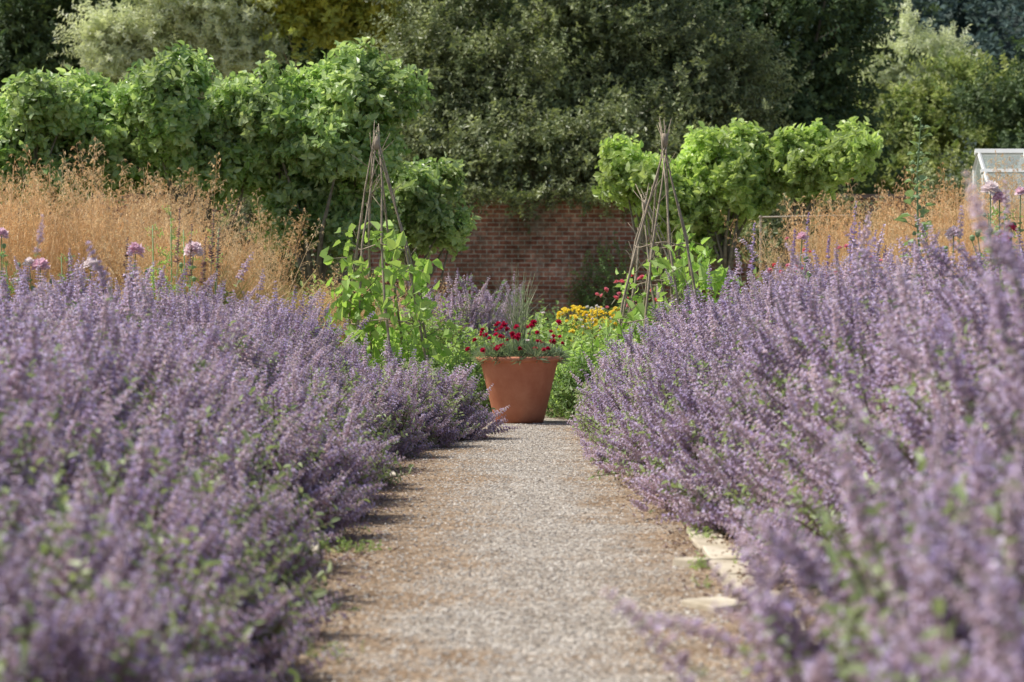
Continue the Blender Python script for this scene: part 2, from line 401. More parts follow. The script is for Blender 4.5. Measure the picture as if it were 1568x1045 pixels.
# ---------------------------------------------------------------- brick wall
def brickmat():
    m, nt, out = newmat('old_brick'); tc = N(nt, 'ShaderNodeTexCoord'); co = tc.outputs['Object']
    sp = N(nt, 'ShaderNodeSeparateXYZ'); nt.links.new(co, sp.inputs[0])
    cb = N(nt, 'ShaderNodeCombineXYZ'); nt.links.new(sp.outputs[0], cb.inputs[0]); nt.links.new(sp.outputs[2], cb.inputs[1])
    br = N(nt, 'ShaderNodeTexBrick'); nt.links.new(cb.outputs[0], br.inputs['Vector'])
    br.inputs['Scale'].default_value = 1; br.inputs['Brick Width'].default_value = .24; br.inputs['Row Height'].default_value = .085
    br.inputs['Mortar Size'].default_value = .010; br.inputs['Mortar Smooth'].default_value = .2; br.inputs['Bias'].default_value = -.1
    br.inputs['Color1'].default_value = (.34, .13, .09, 1); br.inputs['Color2'].default_value = (.56, .28, .20, 1)
    br.inputs['Mortar'].default_value = (.60, .52, .44, 1)
    c = br.outputs['Color']
    lime = ramp(nt, noise(nt, co, 1.7, 6, .75), [(.54, (0,)*3), (.68, (.55,)*3)])
    c = mixc(nt, lime, c, (.58, .50, .44))
    grime = ramp(nt, noise(nt, co, .8, 5, .7), [(.35, (.36, .40, .36)), (.65, (1.08, 1.05, 1.02))])
    c = mixc(nt, 1.0, c, grime, 'MULTIPLY')
    hi = ramp(nt, noise(nt, co, 7, 4, .75), [(.35, (.5,)*3), (.65, (1.3,)*3)]); c = mixc(nt, 1.0, c, hi, 'MULTIPLY')
    p = N(nt, 'ShaderNodeBsdfPrincipled'); p.inputs['Roughness'].default_value = .95; p.inputs['Specular IOR Level'].default_value = .1
    nt.links.new(c, p.inputs['Base Color'])
    b = N(nt, 'ShaderNodeBump'); b.inputs['Strength'].default_value = .8; b.inputs['Distance'].default_value = .015; b.invert = True
    nt.links.new(br.outputs['Fac'], b.inputs['Height']); nt.links.new(b.outputs[0], p.inputs['Normal'])
    nt.links.new(p.outputs[0], out.inputs[0]); return m
M_brick = brickmat()
mb = MB(); mb.box(-26, 26, 46, 46.35, -.1, 2.84)
for x in range(-24, 26, 6):
    mb.box(x-.25+3.6, x+.25+3.6, 45.9, 45.997, -.1, 2.6)
wall = mb.obj('brick_garden_wall', [M_brick])
mb = MB(); mb.box(-26, 26, 45.95, 46.4, 2.843, 2.92)
mb.obj('coping', [solid('coping_brick', (.26, .15, .11), (.36, .29, .24), 6, .9, .5)], parent=wall)

# ---------------------------------------------------------------- trees
def crown_pts(blobs, n, ncl=16, rc=.36, front=False, updir=.35, soft=False):
    areas = np.array([(b[3]*b[5]+b[3]*b[4]+b[4]*b[5]) for b in blobs]); areas = areas/areas.sum()
    P_, D_, cl = [], [], []
    for b, ar in zip(blobs, areas):
        c = np.array(b[:3]); r = np.array(b[3:6]); k = max(5, int(ncl))
        cd = rdir(k)
        if front: cd[:, 1] = -np.abs(cd[:, 1])*.9+.15*rng.random(k)
        cc = c+cd*r*rng.uniform(.5, 1.0, (k, 1)); rr = r.min()*rc*rng.uniform(.5, 1.4, k)
        m = int(n*ar); w = rr**2; w /= w.sum(); ix = rng.choice(k, m, p=w)
        d = rdir(m)
        if front: d[:, 1] = np.where(d[:, 1] > .4, -d[:, 1], d[:, 1])
        if soft:
            ax = cd*np.array([1, .6, .5])+np.array([0, 0, -.15])+rng.normal(0, .3, (k, 3)); ax /= np.linalg.norm(ax, axis=1, keepdims=True)
            off = rng.normal(0, .55, (m, 3))*np.array([1, 1, .7])+ax[ix]*rng.normal(0, .8, (m, 1))
            p = cc[ix]+off*rr[ix][:, None]
        else:
            p = cc[ix]+d*rr[ix][:, None]*(rng.uniform(0.25, 1, m)**.45*rng.uniform(.9, 1.3, m))[:, None]
        out = (p-c)/r; out /= np.linalg.norm(out, axis=1, keepdims=True)+1e-6
        P_.append(p); D_.append(d*.7+out*.6+np.array([0, 0, updir])+rng.normal(0, .35, (m, 3)))
        cl += [tuple(q) for q in cc]
    return np.concatenate(P_), np.concatenate(D_), cl

def tree(name, blobs, n, coll, base, trunk_r=.1, split=.45, scl=(.7, 1.2), ncl=16, rc=.36, front=False, nb=14, fol='foliage', soft=False):
    P_, D_, cl = crown_pts(blobs, n, ncl, rc, front, soft=soft)
    mb = MB(); base = Vector(base)
    ctr = Vector(np.mean([b[:3] for b in blobs], axis=0)); low = min(b[2]-b[5] for b in blobs)
    fork = Vector((base.x*.6+ctr.x*.4, base.y*.6+ctr.y*.4, max(low*(split+.2), base.z+.3)))
    mid = (base+fork)/2+Vector((jit(.08), jit(.05), 0))
    mb.tube([base, base+(mid-base)*.15, mid, fork], [trunk_r*1.4, trunk_r*1.05, trunk_r*.9, trunk_r*.8], 9)
    for c in random.sample(cl, min(nb, len(cl))):
        c = Vector(c); m1 = fork.lerp(c, .45)+Vector((jit(.12), jit(.12), jit(.1)))*max(1, trunk_r*5)
        mb.tube([fork-Vector((0, 0, trunk_r*.5)), m1, c], [trunk_r*.5, trunk_r*.28, trunk_r*.08], 5)
    root = mb.obj(name, [M_bark], True)
    scatter(fol, P_, D_, rng.uniform(scl[0], scl[1], len(P_)), coll, root)
    return root

tree('mulberry_tree', [(-4.85, 26, 2.80, .50, .5, .45), (-5.6, 26.1, 2.6, .5, .5, .4), (-5.0, 26, 2.3, .45, .4, .3)], 1900, C_mul, (-5.1, 26, 0), .08, ncl=15, rc=.3)
tree('mulberry_tree', [(-3.75, 26, 2.90, .72, .6, .50), (-4.2, 26.2, 2.5, .4, .4, .35), (-3.2, 26, 2.5, .5, .5, .4)], 2800, C_mul, (-2.9, 26.1, 0), .09, ncl=19, rc=.32)
tree('mulberry_tree', [(-2.45, 26, 2.90, .60, .6, .50), (-1.74, 26, 2.82, .58, .55, .54), (-2.1, 26, 2.3, .75, .6, .5), (-2.0, 26.2, 1.72, .7, .45, .25)], 4000, C_mul, (-2.15, 26.1, 0), .09, ncl=19, rc=.32)
tree('mulberry_tree', [(-1.05, 28, 2.1, .32, .35, .42), (-1.3, 28, 1.65, .3, .35, .3), (-.72, 28, 1.75, .2, .2, .12)], 950, C_mul, (-1.2, 28.1, 0), .06, ncl=10)
tree('mulberry_tree', [(1.60, 30, 2.40, .34, .36, .30), (1.9, 30, 2.0, .25, .3, .3)], 850, C_mulr, (1.9, 30, 0), .06, ncl=10)
tree('mulberry_tree', [(2.60, 30, 2.60, .50, .48, .30), (2.95, 30, 2.4, .30, .4, .32), (2.6, 30.2, 2.0, .42, .4, .42)], 2100, C_mulr, (2.6, 30.1, 0), .08)
tree('mulberry_tree', [(3.62, 30, 2.60, .30, .38, .24), (4.10, 30, 2.68, .36, .38, .26), (3.75, 30, 2.4, .33, .32, .16)], 1400, C_mulr, (3.1, 30.1, 0), .08, ncl=12)

tree('broadleaf_tree', [(.8, 50.5, 6.6, 3.4, 2.2, 2.6), (-1.3, 49.5, 4.6, 1.8, 1.6, 2.0), (3.2, 50, 5.0, 1.7, 1.6, 1.6), (4.2, 50, 5.6, .9, .8, .5),
     (1.0, 48.6, 4.4, 2.6, 1.2, 1.7), (-.2, 47.0, 3.6, 1.9, .8, .8), (2.0, 47.0, 3.6, 1.3, .8, .8), (-1.9, 47.6, 3.2, 1.0, .8, .9)],
     15500, C_big, (.6, 50, 0), .3, ncl=42, rc=.28, front=True, nb=40, soft=True, scl=(.6, 1.35))
tree('dark_tree', [(-12.8, 65, 7, 4.2, 2.5, 4.2), (-9, 64, 4.5, 4, 2, 3.6), (-4, 64, 5.5, 4, 2, 4.5)], 8500, C_dark, (-11, 66, 0), .35, ncl=40, rc=.32, front=True, soft=True)
tree('dark_tree', [(7.1, 64, 8.5, 2.0, 2, 3.5), (5.5, 63, 5, 2.4, 2, 3.2), (8.0, 65, 4.2, 2.2, 2, 3.0), (2, 64, 8, 4, 2, 3)], 8000, C_dark, (6.8, 66, 0), .35, ncl=40, rc=.32, front=True, soft=True)
tree('dark_tree', [(18.0, 72, 9.0, 2.0, 2, 3), (17.5, 72, 5, 4, 2, 2.6)], 4000, C_dark, (17.6, 73, 0), .3, ncl=30, front=True, soft=True)
tree('willow_tree', [(-8.0, 60, 8.1, 1.6, 1.4, 1.5), (-9.3, 60, 7.0, 1.1, 1.0, 1.0), (-6.8, 60, 7.2, .9, .9, .8)], 3200, C_pale, (-8.5, 61, 0), .1, ncl=26, front=True, nb=4, soft=True)
tree('golden_tree', [(-5.2, 60, 8.4, 1.2, 1.2, .9), (-3.7, 61, 8.5, 1.2, 1.2, .9)], 2400, C_yel, (-5, 64, 0), .1, ncl=22, front=True, nb=2, soft=True)
tree('silver_tree', [(13.0, 80, 8.5, 1.7, 1.5, 1.1), (11.8, 80, 7.8, 1.4, 1.3, .8), (14.2, 80, 8.0, 1.2, 1.2, .8)], 2300, C_pale, (13, 81, 0), .2, ncl=24, front=True, nb=4, soft=True)
tree('shrubby_tree', [(11.8, 77, 6.2, 2.4, 1.8, 1.2), (15.3, 77, 6.9, 2.3, 1.8, 1.6), (14, 76, 4.5, 5.5, 2, 2.4)], 6000, C_mid, (14, 78, 0), .25, ncl=34, rc=.32, front=True, soft=True)
for bx in (5.4, 7.8, -4.6):
    tree('evergreen_shrub', [(bx, 44.5, 1.9, 1.2, .7, 1.3)], 750, C_big, (bx, 44.8, 0), .06, ncl=20, front=True, soft=True, nb=8)

def hz(x, y): return max(0, (y-105)*.42)+3*math.sin(x*.05)*min(1, max(0, (y-105)/30))
mb = MB(); nx, ny = 40, 16
for j in range(ny+1):
    for i in range(nx+1):
        x = -120+240*i/nx; y = 100+110*j/ny; mb.v.append((x, y, hz(x, y)-.1))
for j in range(ny):
    for i in range(nx):
        a = j*(nx+1)+i; mb.f.append((a, a+1, a+nx+2, a+nx+1)); mb.m.append(0)
hill = mb.obj('hill', [solid('hill_floor_haze_tint', (.05, .075, .07), (.065, .09, .08), .3)], True)  # floor colour tinted blue-green for air haze; there is no haze volume
hp, hd = [], []
for _ in range(190):
    x = random.uniform(-45, 50); y = random.uniform(112, 165); z = hz(x, y)+random.uniform(3, 5); m = 75
    d = rdir(m); d[:, 2] = np.abs(d[:, 2])-.2; d[:, 1] = -np.abs(d[:, 1])
    hp.append(np.array([x, y, z])+d*np.array([4, 4, 4.5])*rng.uniform(.7, 1, (m, 1))); hd.append(d+np.array([0, 0, .4]))
hp = np.concatenate(hp); scatter('hillside_woodland', hp, np.concatenate(hd), rng.uniform(.6, 1.1, len(hp)), C_hill)

# ---------------------------------------------------------------- golden oat grass
M_straw = leafmat('straw', (0.76, 0.54, 0.30), (0.88, 0.73, 0.48), .3, .6, (1.1, 1, .85), .4)
def oat(i):
    mb = MB(); L = random.uniform(1.7, 2.0); bx = random.uniform(-.25, .25); by = random.uniform(-.2, .2)
    P = lambda t: Vector((bx*t**2.2, by*t**2.2, L*t))
    mb.tube([P(k/7) for k in range(8)], [.0032]*4+[.003, .0025, .002, .001], 3, 0, False)
    for k in range(22):
        t = .66+.34*random.random(); a = random.uniform(0, TAU); ln = random.uniform(.05, .16)*(1.25-t)*2.2
        e = P(t)+Vector((math.cos(a)*ln*.7, math.sin(a)*ln*.7, ln*.6))
        mb.tube([P(t), e], [.0012, .0008], 3, 0, False)
        for _ in range(3):
            q = P(t).lerp(e, random.uniform(.5, 1.05))
            mb.leaf(q, (math.cos(a)*.6, math.sin(a)*.6, random.uniform(-1, .3)), random.uniform(.022, .036), .007, 0)
    return mb.obj(f'oat_{i}', [M_straw], link=False)
M_gbl = leafmat('grass_blade', (.42, .42, .20), (.60, .53, .29), .3)
def blade(i):
    mb = MB(); L = .7
    for k in range(10):
        a = random.uniform(0, TAU); s = random.uniform(.15, .45)
        pts = [Vector((math.cos(a)*s*t**1.8, math.sin(a)*s*t**1.8, L*(t-.35*t*t*s*2))) for t in (0, .3, .6, .85, 1)]
        mb.tube(pts, [.003, .003, .0025, .002, .0008], 3, 0, False)
    return mb.obj(f'blade_{i}', [M_straw if i % 2 else M_gbl], link=False)
C_oat = make_coll('oat_parts', [oat(i) for i in range(7)]); C_blade = make_coll('blade_parts', [blade(i) for i in range(6)])
def grassmass(name, spots, per, bl=(1.0, 2.0)):
    p, d, s = [], [], []; q, e = [], []
    for (x, y, sc) in spots:
        n = per; a = rng.uniform(0, TAU, n); lean = np.abs(rng.normal(0, .17, n))
        p.append(np.stack([x+np.cos(a)*.12, y+np.sin(a)*.12, np.zeros(n)], 1))
        d.append(np.stack([np.cos(a)*lean, np.sin(a)*lean, np.ones(n)], 1)); s.append(sc*rng.uniform(.72, 1.08, n))
        m = per//2; q.append(np.stack([x+rng.normal(0, .16, m), y+rng.normal(0, .16, m), np.zeros(m)], 1)); e.append(np.tile([0, 0, 1.], (m, 1)))
    o = scatter(name, np.concatenate(p), np.concatenate(d), np.concatenate(s), C_oat)
    q = np.concatenate(q); scatter('basal_blades', q, np.concatenate(e), rng.uniform(*bl, len(q)), C_blade, o)
sp = [(-5.6+.34*i+jit(.1), 19.4+jit(1.2), random.uniform(.90, 1.08) if i < 6 else .98-.045*(i-6)) for i in range(11)] + [(-5.4+.36*i+jit(.1), 21.5+jit(.8), random.uniform(.98, 1.13)-.03*max(0, i-5)) for i in range(9)]
grassmass('golden_oat_grass', sp, 75)
sp = [(2.75+.36*i+jit(.1), 22.2+jit(.9), .84+.03*min(i, 5)) for i in range(8)] + [(3.0+.4*i+jit(.1), 24.2+jit(.8), 1.02+.02*i+jit(.06)) for i in range(8)]
grassmass('golden_oat_grass', sp, 70)
grassmass('low_straw_grass', [(-2.35+.24*i, 21.5+jit(.5), .60+jit(.05)) for i in range(6)], 45, (.9, 1.5))

# ---------------------------------------------------------------- herbaceous fill
def mound(name, blobs, n, coll, scl=(.7, 1.3)):
    P_, D_ = [], []
    ar = np.array([b[3]*b[5] for b in blobs]); ar = ar/ar.sum()
    for b, w in zip(blobs, ar):
        m = int(n*w); d = rdir(m); d[:, 2] = np.abs(d[:, 2])
        P_.append(np.array(b[:3])+d*np.array(b[3:6])*rng.uniform(.45, 1.05, (m, 1))); D_.append(d+np.array([0, 0, .7])+rng.normal(0, .4, (m, 3)))
    P_ = np.concatenate(P_); return scatter(name, P_, np.concatenate(D_), rng.uniform(*scl, len(P_)), coll)
mound('leafy_border_plants', [(.75, 18.6, 0, .45, .35, .50), (.45, 19.4, 0, .4, .4, .45), (1.0, 19.8, 0, .5, .5, .65), (-.45, 18.6, 0, .4, .4, .38), (-.9, 19.2, 0, .45, .5, .55), (-.2, 20.5, 0, .5, .5, .5), (.5, 21.5, 0, .6, .5, .6), (-.8, 21.6, 0, .5, .5, .7)], 2400, C_herb)
mound('leafy_border_plants', [(.58, 18.3, 0, .28, .25, .36), (-.35, 18.1, 0, .25, .2, .25)], 500, C_herbd, (.5, .9))
bl = []
for _ in range(46):
    x = random.choice([-1, 1])*random.uniform(1.3, 7.5); bl.append((x, random.uniform(18.5, 27), 0, .5, .5, random.uniform(.6, .95)))
mound('mixed_border_foliage', bl, 6500, C_herb)
bl = []
for _ in range(50):
    bl.append((random.uniform(-12, 12), random.uniform(28, 44), 0, .9, .7, random.uniform(.5, .85)))
mound('kitchen_garden_foliage', bl, 4000, C_herbd, (1.2, 2.2))
mound('wall_climber', [(1.35, 45.7, .2, .22, .15, 1.5), (-1.75, 45.7, 0, .35, .2, 1.0), (1.9, 45.6, .0, .6, .25, 1.9), (-3, 45.6, 0, .6, .3, 1.5)], 900, C_herbd, (.8, 1.6))
P_ = np.stack([rng.uniform(-2, 2.6, 420), 45.8+rng.normal(0, .08, 420), np.zeros(420)], 1)
P_[:, 2] = 2.98-np.abs(rng.normal(0, 1, 420))*(.07+.16*np.sin(P_[:, 0]*1.9+1)**4+.04*np.sin(P_[:, 0]*6))+.05
scatter('overhanging_climber', P_, np.tile([0, -.6, -.5], (420, 1))+rng.normal(0, .5, (420, 3)), rng.uniform(.5, 1, 420), C_big)

# ---------------------------------------------------------------- flowers
def petalmat(name, a, b, tr=.35): return leafmat(name, a, b, tr, .6, (1.1, 1, 1), 0)
def bloom(i, mat, r=.03, npet=14, centre=None):
    mb = MB()
    for k in range(npet):
        a = k*2.4; el = -.15+1.2*k/npet
        d = Vector((math.cos(a)*math.cos(el), math.sin(a)*math.cos(el), math.sin(el)+.15))
        mb.leaf((0, 0, 0), d, r*random.uniform(.8, 1.1), r*1.0, 0, .3, -.25, nrm=(-d.y*.3, d.x*.3, 1))
    mb.tube([(0, 0, -.05), (0, 0, 0)], [.002, .004], 4, 1, False)
    return mb.obj(f'bloom_{i}', [mat, M_stem], link=False)
MR = petalmat('dianthus_red', (.40, .008, .05), (.60, .02, .09))
C_red = make_coll('red_blooms', [bloom(f'red{i}', MR, .026) for i in range(3)])
MP = petalmat('rose_pink', (.80, .36, .44), (.82, .16, .2)); C_pink = make_coll('pink_blooms', [bloom(f'pink{i}', MP, .03) for i in range(3)])
MY = petalmat('yellow_petal', (.92, .76, .06), (.94, .84, .18)); C_yelf = make_coll('yellow_blooms', [bloom(f'yel{i}', MY, .026) for i in range(3)])
MW = petalmat('white_petal', (.8, .8, .74), (.85, .8, .8)); C_wht = make_coll('white_blooms', [bloom(f'w{i}', MW, .025) for i in range(2)])
def flowers(name, box, n, coll, sc=(.8, 1.3), parent=None):
    x0, x1, y0, y1, z0, z1 = box
    p = np.stack([rng.uniform(x0, x1, n), rng.uniform(y0, y1, n), rng.uniform(z0, z1, n)], 1)
    return scatter(name, p, np.tile([0, -.35, 1.], (n, 1))+rng.normal(0, .4, (n, 3)), rng.uniform(*sc, n), coll, parent)
flowers('yellow_daisies', (.40, .95, 21.3, 22.3, .50, .84), 200, C_yelf)
flowers('pink_roses', (.75, 1.25, 21, 22.5, .8, 1.12), 26, C_pink)
flowers('pink_roses', (2.1, 3.2, 20, 22, 1.05, 1.42), 30, C_pink, (.8, 1.2))
flowers('white_border_flowers', (.6, 1.2, 20, 21.5, .5, .85), 40, C_wht, (.5, .9))

# ---------------------------------------------------------------- terracotta pot
def terramat():
    m, nt, out = newmat('terracotta'); tc = N(nt, 'ShaderNodeTexCoord'); co = tc.outputs['Object']
    c = mixc(nt, ramp(nt, noise(nt, co, 7, 6, .6), [(.35, (0,)*3), (.7, (1,)*3)]), (.48, .18, .10), (.60, .27, .16))
    sp = N(nt, 'ShaderNodeSeparateXYZ'); nt.links.new(co, sp.inputs[0])
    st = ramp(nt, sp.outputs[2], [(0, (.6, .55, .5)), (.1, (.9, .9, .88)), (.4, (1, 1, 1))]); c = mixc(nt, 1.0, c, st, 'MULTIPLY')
    bl = ramp(nt, noise(nt, co, 18, 6, .8), [(.62, (0,)*3), (.8, (.3,)*3)]); c = mixc(nt, bl, c, (.6, .42, .32))
    p = N(nt, 'ShaderNodeBsdfPrincipled'); p.inputs['Roughness'].default_value = .8; p.inputs['Specular IOR Level'].default_value = .25
    nt.links.new(c, p.inputs['Base Color']); b = N(nt, 'ShaderNodeBump'); b.inputs['Strength'].default_value = .25; b.inputs['Distance'].default_value = .005
    nt.links.new(noise(nt, co, 60, 4), b.inputs['Height']); nt.links.new(b.outputs[0], p.inputs['Normal'])
    nt.links.new(p.outputs[0], out.inputs[0]); return m
mb = MB()
mb.lathe([(.001, .01), (.165, .008), (.176, .012), (.182, .03), (.280, .445), (.284, .452), (.306, .458), (.318, .463), (.323, .474), (.321, .486), (.312, .493), (.292, .491), (.282, .47), (.272, .43), (.001, .44)], seg=64)
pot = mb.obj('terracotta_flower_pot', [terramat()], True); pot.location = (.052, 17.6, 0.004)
mb = MB()
mb.lathe([(.270, .45), (.15, .465), (.001, .47)], seg=24); so = mb.obj('compost', [solid('compost_soil', (.05, .035, .025), (.08, .06, .04), 30, .95, .8)], True, pot)
M_dian = leafmat('dianthus_leaf', (.30, .40, .26), (.42, .50, .35), .25)
def tuft(i):
    mb = MB()
    for k in range(22):
        a = random.uniform(0, TAU); el = random.uniform(.3, 1.4)
        d = Vector((math.cos(a)*math.cos(el), math.sin(a)*math.cos(el), math.sin(el)))
        mb.leaf((jit(.02), jit(.02), 0), d, random.uniform(.05, .10), .008, 0, .2, .2)
    return mb.obj(f'tuft_{i}', [M_dian], link=False)
C_tuft = make_coll('tufts', [tuft(i) for i in range(4)])
n = 190; a = rng.uniform(0, TAU, n); r = .30*np.sqrt(rng.uniform(0, 1, n))
p = np.stack([r*np.cos(a), r*np.sin(a), .46+rng.uniform(0, .10, n)*(1.2-r/.34)], 1)
scatter('dianthus_foliage', p, np.stack([np.cos(a)*r*3, np.sin(a)*r*3, np.ones(n)], 1), rng.uniform(.7, 1.2, n), C_tuft, pot)
n = 54; a = rng.uniform(0, TAU, n); r = .39*np.sqrt(rng.uniform(0.1, 1, n)); hz_ = .53+rng.uniform(0, .21, n)
fp = np.stack([r*np.cos(a), r*np.sin(a), hz_], 1)
scatter('dianthus_blooms', fp, np.stack([np.cos(a)*.5, np.sin(a)*.5-.6, np.ones(n)], 1), rng.uniform(.7, 1.25, n), C_red, pot)
mb = MB()
for q in fp: mb.tube([(q[0]*.6, q[1]*.6, .47), (q[0]*.85, q[1]*.85, (q[2]+.47)/2), tuple(q)], [.002, .0018, .0015], 3, 0, False)
mb.obj('dianthus_stems', [M_dian], parent=pot)
mb = MB()
for k in range(80):
    a = random.uniform(0, TAU); s = random.uniform(.02, .24); L = random.uniform(.4, .74); x0, y0 = .0+jit(.05), .08+jit(.05)
    pts = [(x0+math.cos(a)*s*t**1.7, y0+math.sin(a)*s*t**1.7, .46+L*t-.12*L*t**4*s*8) for t in (0, .25, .5, .75, 1)]
    mb.tube(pts, [.0026, .0024, .002, .0016, .0008], 3, 0, False)
mb.obj('pot_grass', [leafmat('pot_grass_blade', (.30, .36, .20), (.46, .48, .30), .25)], parent=pot)
mb = MB()
for (x, y, z) in [(.17, -.1, .80), (.24, -.05, .62), (.06, -.12, .6)]:
    for k in range(10):
        aa = k*2.4; d = (math.cos(aa), math.sin(aa), .3+.08*k); mb.leaf((x, y, z), d, .022, .018, 0, .3, 0)
    mb.tube([(x*.6, y*.6, .47), (x, y, z)], [.002, .0015], 3, 1, False)
mb.obj('white_blooms', [MW, M_stem], parent=pot)

# ---------------------------------------------------------------- stick wigwams with beans
M_stick = solid('hazel_stick', (.26, .21, .15), (.42, .35, .26), 12, .9, .4)
def wigwam(name, cx, cy, h, rb, lean, poles=7, leafn=130, ztop=1.4, xs=0.0):
    mb = MB(); apex = Vector((cx+lean, cy, h-.16)); polesP = []
    for k in range(poles):
        a = TAU*k/poles+.35+jit(.15); b = Vector((cx+rb*math.cos(a), cy+rb*math.sin(a), -.02))
        d = (apex-b); top = apex+d.normalized()*random.uniform(.03, .20)+Vector((jit(.03), jit(.03), 0))
        bow = Vector((math.cos(a), math.sin(a), 0))*.06
        pts = [b+(top-b)*t+bow*math.sin(t*math.pi)+Vector((jit(.02), jit(.02), 0))*(1 if 0 < t < 1 else 0) for t in (0, .2, .4, .6, .8, 1)]
        mb.tube(pts, [.012, .011, .010, .009, .007, .003], 6); polesP.append(pts)
        for _ in range(5):
            q = b+(top-b)*random.uniform(.3, .95)+bow*.5; mb.tube([q, q+Vector((jit(.12), jit(.12), random.uniform(.08, .22)))], [.004, .0015], 4)
    for zz in (.35, .62):
        c = Vector((cx, cy, 0)).lerp(apex, zz); r = rb*(1-zz)+.05; ring = []
        for k in range(21):
            a = TAU*k/20; ring.append((c.x+r*math.cos(a), c.y+r*math.sin(a), c.z+.02*math.sin(3*a)))
        mb.tube(ring, [.005]*21, 4, 0, False)
    c = apex; mb.tube([c+Vector((0, 0, -.05)), c+Vector((0, 0, .0)), c+Vector((0, 0, .05))], [.022, .027, .022], 8)
    o = mb.obj(name, [M_stick], True)
    p, d = [], []
    for _ in range(leafn):
        pl = random.choice(polesP); t = (random.random()**1.4)*ztop/h
        i = min(int(t*5), 4); q = pl[i].lerp(pl[i+1], t*5-i); a = random.uniform(0, TAU)
        p.append((q.x+jit(.06)+xs*random.random(), q.y+jit(.06), q.z)); d.append((math.cos(a), math.sin(a)-.3, .4+jit(.5)))
    scatter('bean_vines', np.array(p), np.array(d), rng.uniform(.5, 1.1, len(p)), C_bean, o)
    return o
wigwam('bean_wigwam', -.92, 18.6, 2.27, .36, -.12, 7, 190, 1.4)
wigwam('bean_wigwam', 1.12, 18.7, 2.30, .42, .06, 8, 70, 1.3, 0)
wigwam('bean_wigwam', 1.36, 20.2, 1.85, .45, -.25, 6, 130, 1.35, .5)

# ---------------------------------------------------------------- tall single plants
M_pgreen = leafmat('poppy_green', (.26, .38, .19), (.34, .46, .25), .3)
def poppy(x, y, h, col, r=.05, deep=None):
    mb = MB(); bx = jit(.08); P = lambda t: Vector((x-bx+bx*t*t, y, h*t))
    mb.tube([P(k/5) for k in range(6)], [.006, .006, .005, .005, .004, .004], 5, 1, False); c = P(1)
    for k in range(60):
        a = k*2.4; el = -.3+1.75*k/60
        d = Vector((math.cos(a)*math.cos(el), math.sin(a)*math.cos(el), math.sin(el)))
        mb.leaf(c+d*r*.3, d+Vector((jit(.2), jit(.2), jit(.2))), r*random.uniform(.75, 1.0), r*.85, 0, random.uniform(-.2, .4), random.uniform(-.3, .4))
    for k in range(13):
        t = random.uniform(.35, .92); a = random.uniform(0, TAU)
        mb.leaf(P(t), (math.cos(a), math.sin(a), .5), random.uniform(.06, .16)*(1.3-t), .05, 1)
    for k in range(2):
        q = P(.6); e = q+Vector((jit(.12), jit(.1), h*random.uniform(.2, .33))); mb.tube([q, (q+e)/2+Vector((jit(.02), 0, 0)), e], [.004, .003, .003], 4, 1, False)
        mb.tube([e, e+Vector((0, 0, .012)), e+Vector((0, 0, .03)), e+Vector((0, 0, .04))], [.006, .016, .017, .006], 8, 1)
    mb.obj('poppy_plant', [col, M_pgreen])
PW = petalmat('poppy_pale_pink', (.88, .76, .79), (.88, .84, .84)); PD = petalmat('poppy_deep_pink', (.76, .10, .22), (.80, .16, .30)); PM = petalmat('poppy_mauve', (.84, .62, .72), (.86, .74, .80))
k18 = 18/3702
for px_, py_, c, r in [(62, 410, PM, .06), (140, 408, PW, .055), (208, 385, PM, .055), (297, 386, PW, .065), (3, 360, PM, .045), (45, 404, PW, .04)]:
    poppy((px_-784)*k18, 18, .9+(460-py_)*k18, c, r*1.1)
k15 = 15/3702
for px_, py_, c, r in [(1516, 292, PW, .05), (1530, 306, PM, .042), (1460, 360, PW, .045), (1533, 372, PD, .05), (1228, 364, PM, .03), (1562, 295, PM, .03), (1548, 350, PD, .03)]:
    poppy((px_-784)*k15, 15, .9+(460-py_)*k15, c, r*1.1)
def leafystem(name, x, y, h, z0, coll, n, spread=.08, sc=(.4, .8), taper=.6):
    mb = MB(); mb.tube([(x, y, 0), (x+jit(.02), y, h*.5), (x+jit(.03), y, h)], [.009, .007, .004], 6)
    o = mb.obj(name, [M_pgreen], True); z = z0+(h-z0)*rng.uniform(0, 1, n)
    w = spread*(1-taper*(z-z0)/(h-z0+.01)); a = rng.uniform(0, TAU, n)
    p = np.stack([x+np.cos(a)*w*.2, y+np.sin(a)*w*.2, z], 1)
    scatter('leaves_and_buds', p, np.stack([np.cos(a), np.sin(a), rng.uniform(-.3, 1.3, n)], 1), rng.uniform(*sc, n)*(w/spread+.1), coll, o)
def hollyhock(x, y, h, z0):
    mb = MB(); P = lambda z: Vector((x+.03*math.sin(z*3), y, z))
    mb.tube([P(h*k/6) for k in range(7)], [.010, .010, .009, .008, .007, .005, .003], 6)
    z = z0
    while z < h:
        f = (z-z0)/(h-z0); a = random.uniform(0, TAU)
        for q in range(2):
            a += 2.4; dv = Vector((math.cos(a), math.sin(a), .5)); ln = (.05+.05*random.random())*(1-.6*f)
            e = P(z)+dv*ln; mb.tube([P(z), e], [.003, .002], 4, 0, False)
            mb.leaf(e, dv+Vector((0, 0, jit(.5))), (.13-.08*f)*random.uniform(.6, 1), (.11-.07*f), 0, .2, .3)
            if random.random() < .7:
                c = P(z)+Vector((math.cos(a+1), math.sin(a+1), .3))*.03
                mb.tube([c, c+Vector((0, 0, .012)), c+Vector((0, 0, .028))], [.008, .014, .004], 6)
        z += .055
    mb.obj('hollyhock_plant', [M_pgreen])
hollyhock(2.54, 15, 2.02, .8); hollyhock(3.02, 15.2, 1.45, .7)
leafystem('leafy_perennial_plant', 3.12, 15.4, 1.5, .8, C_herb, 34, .12, (.4, .9))
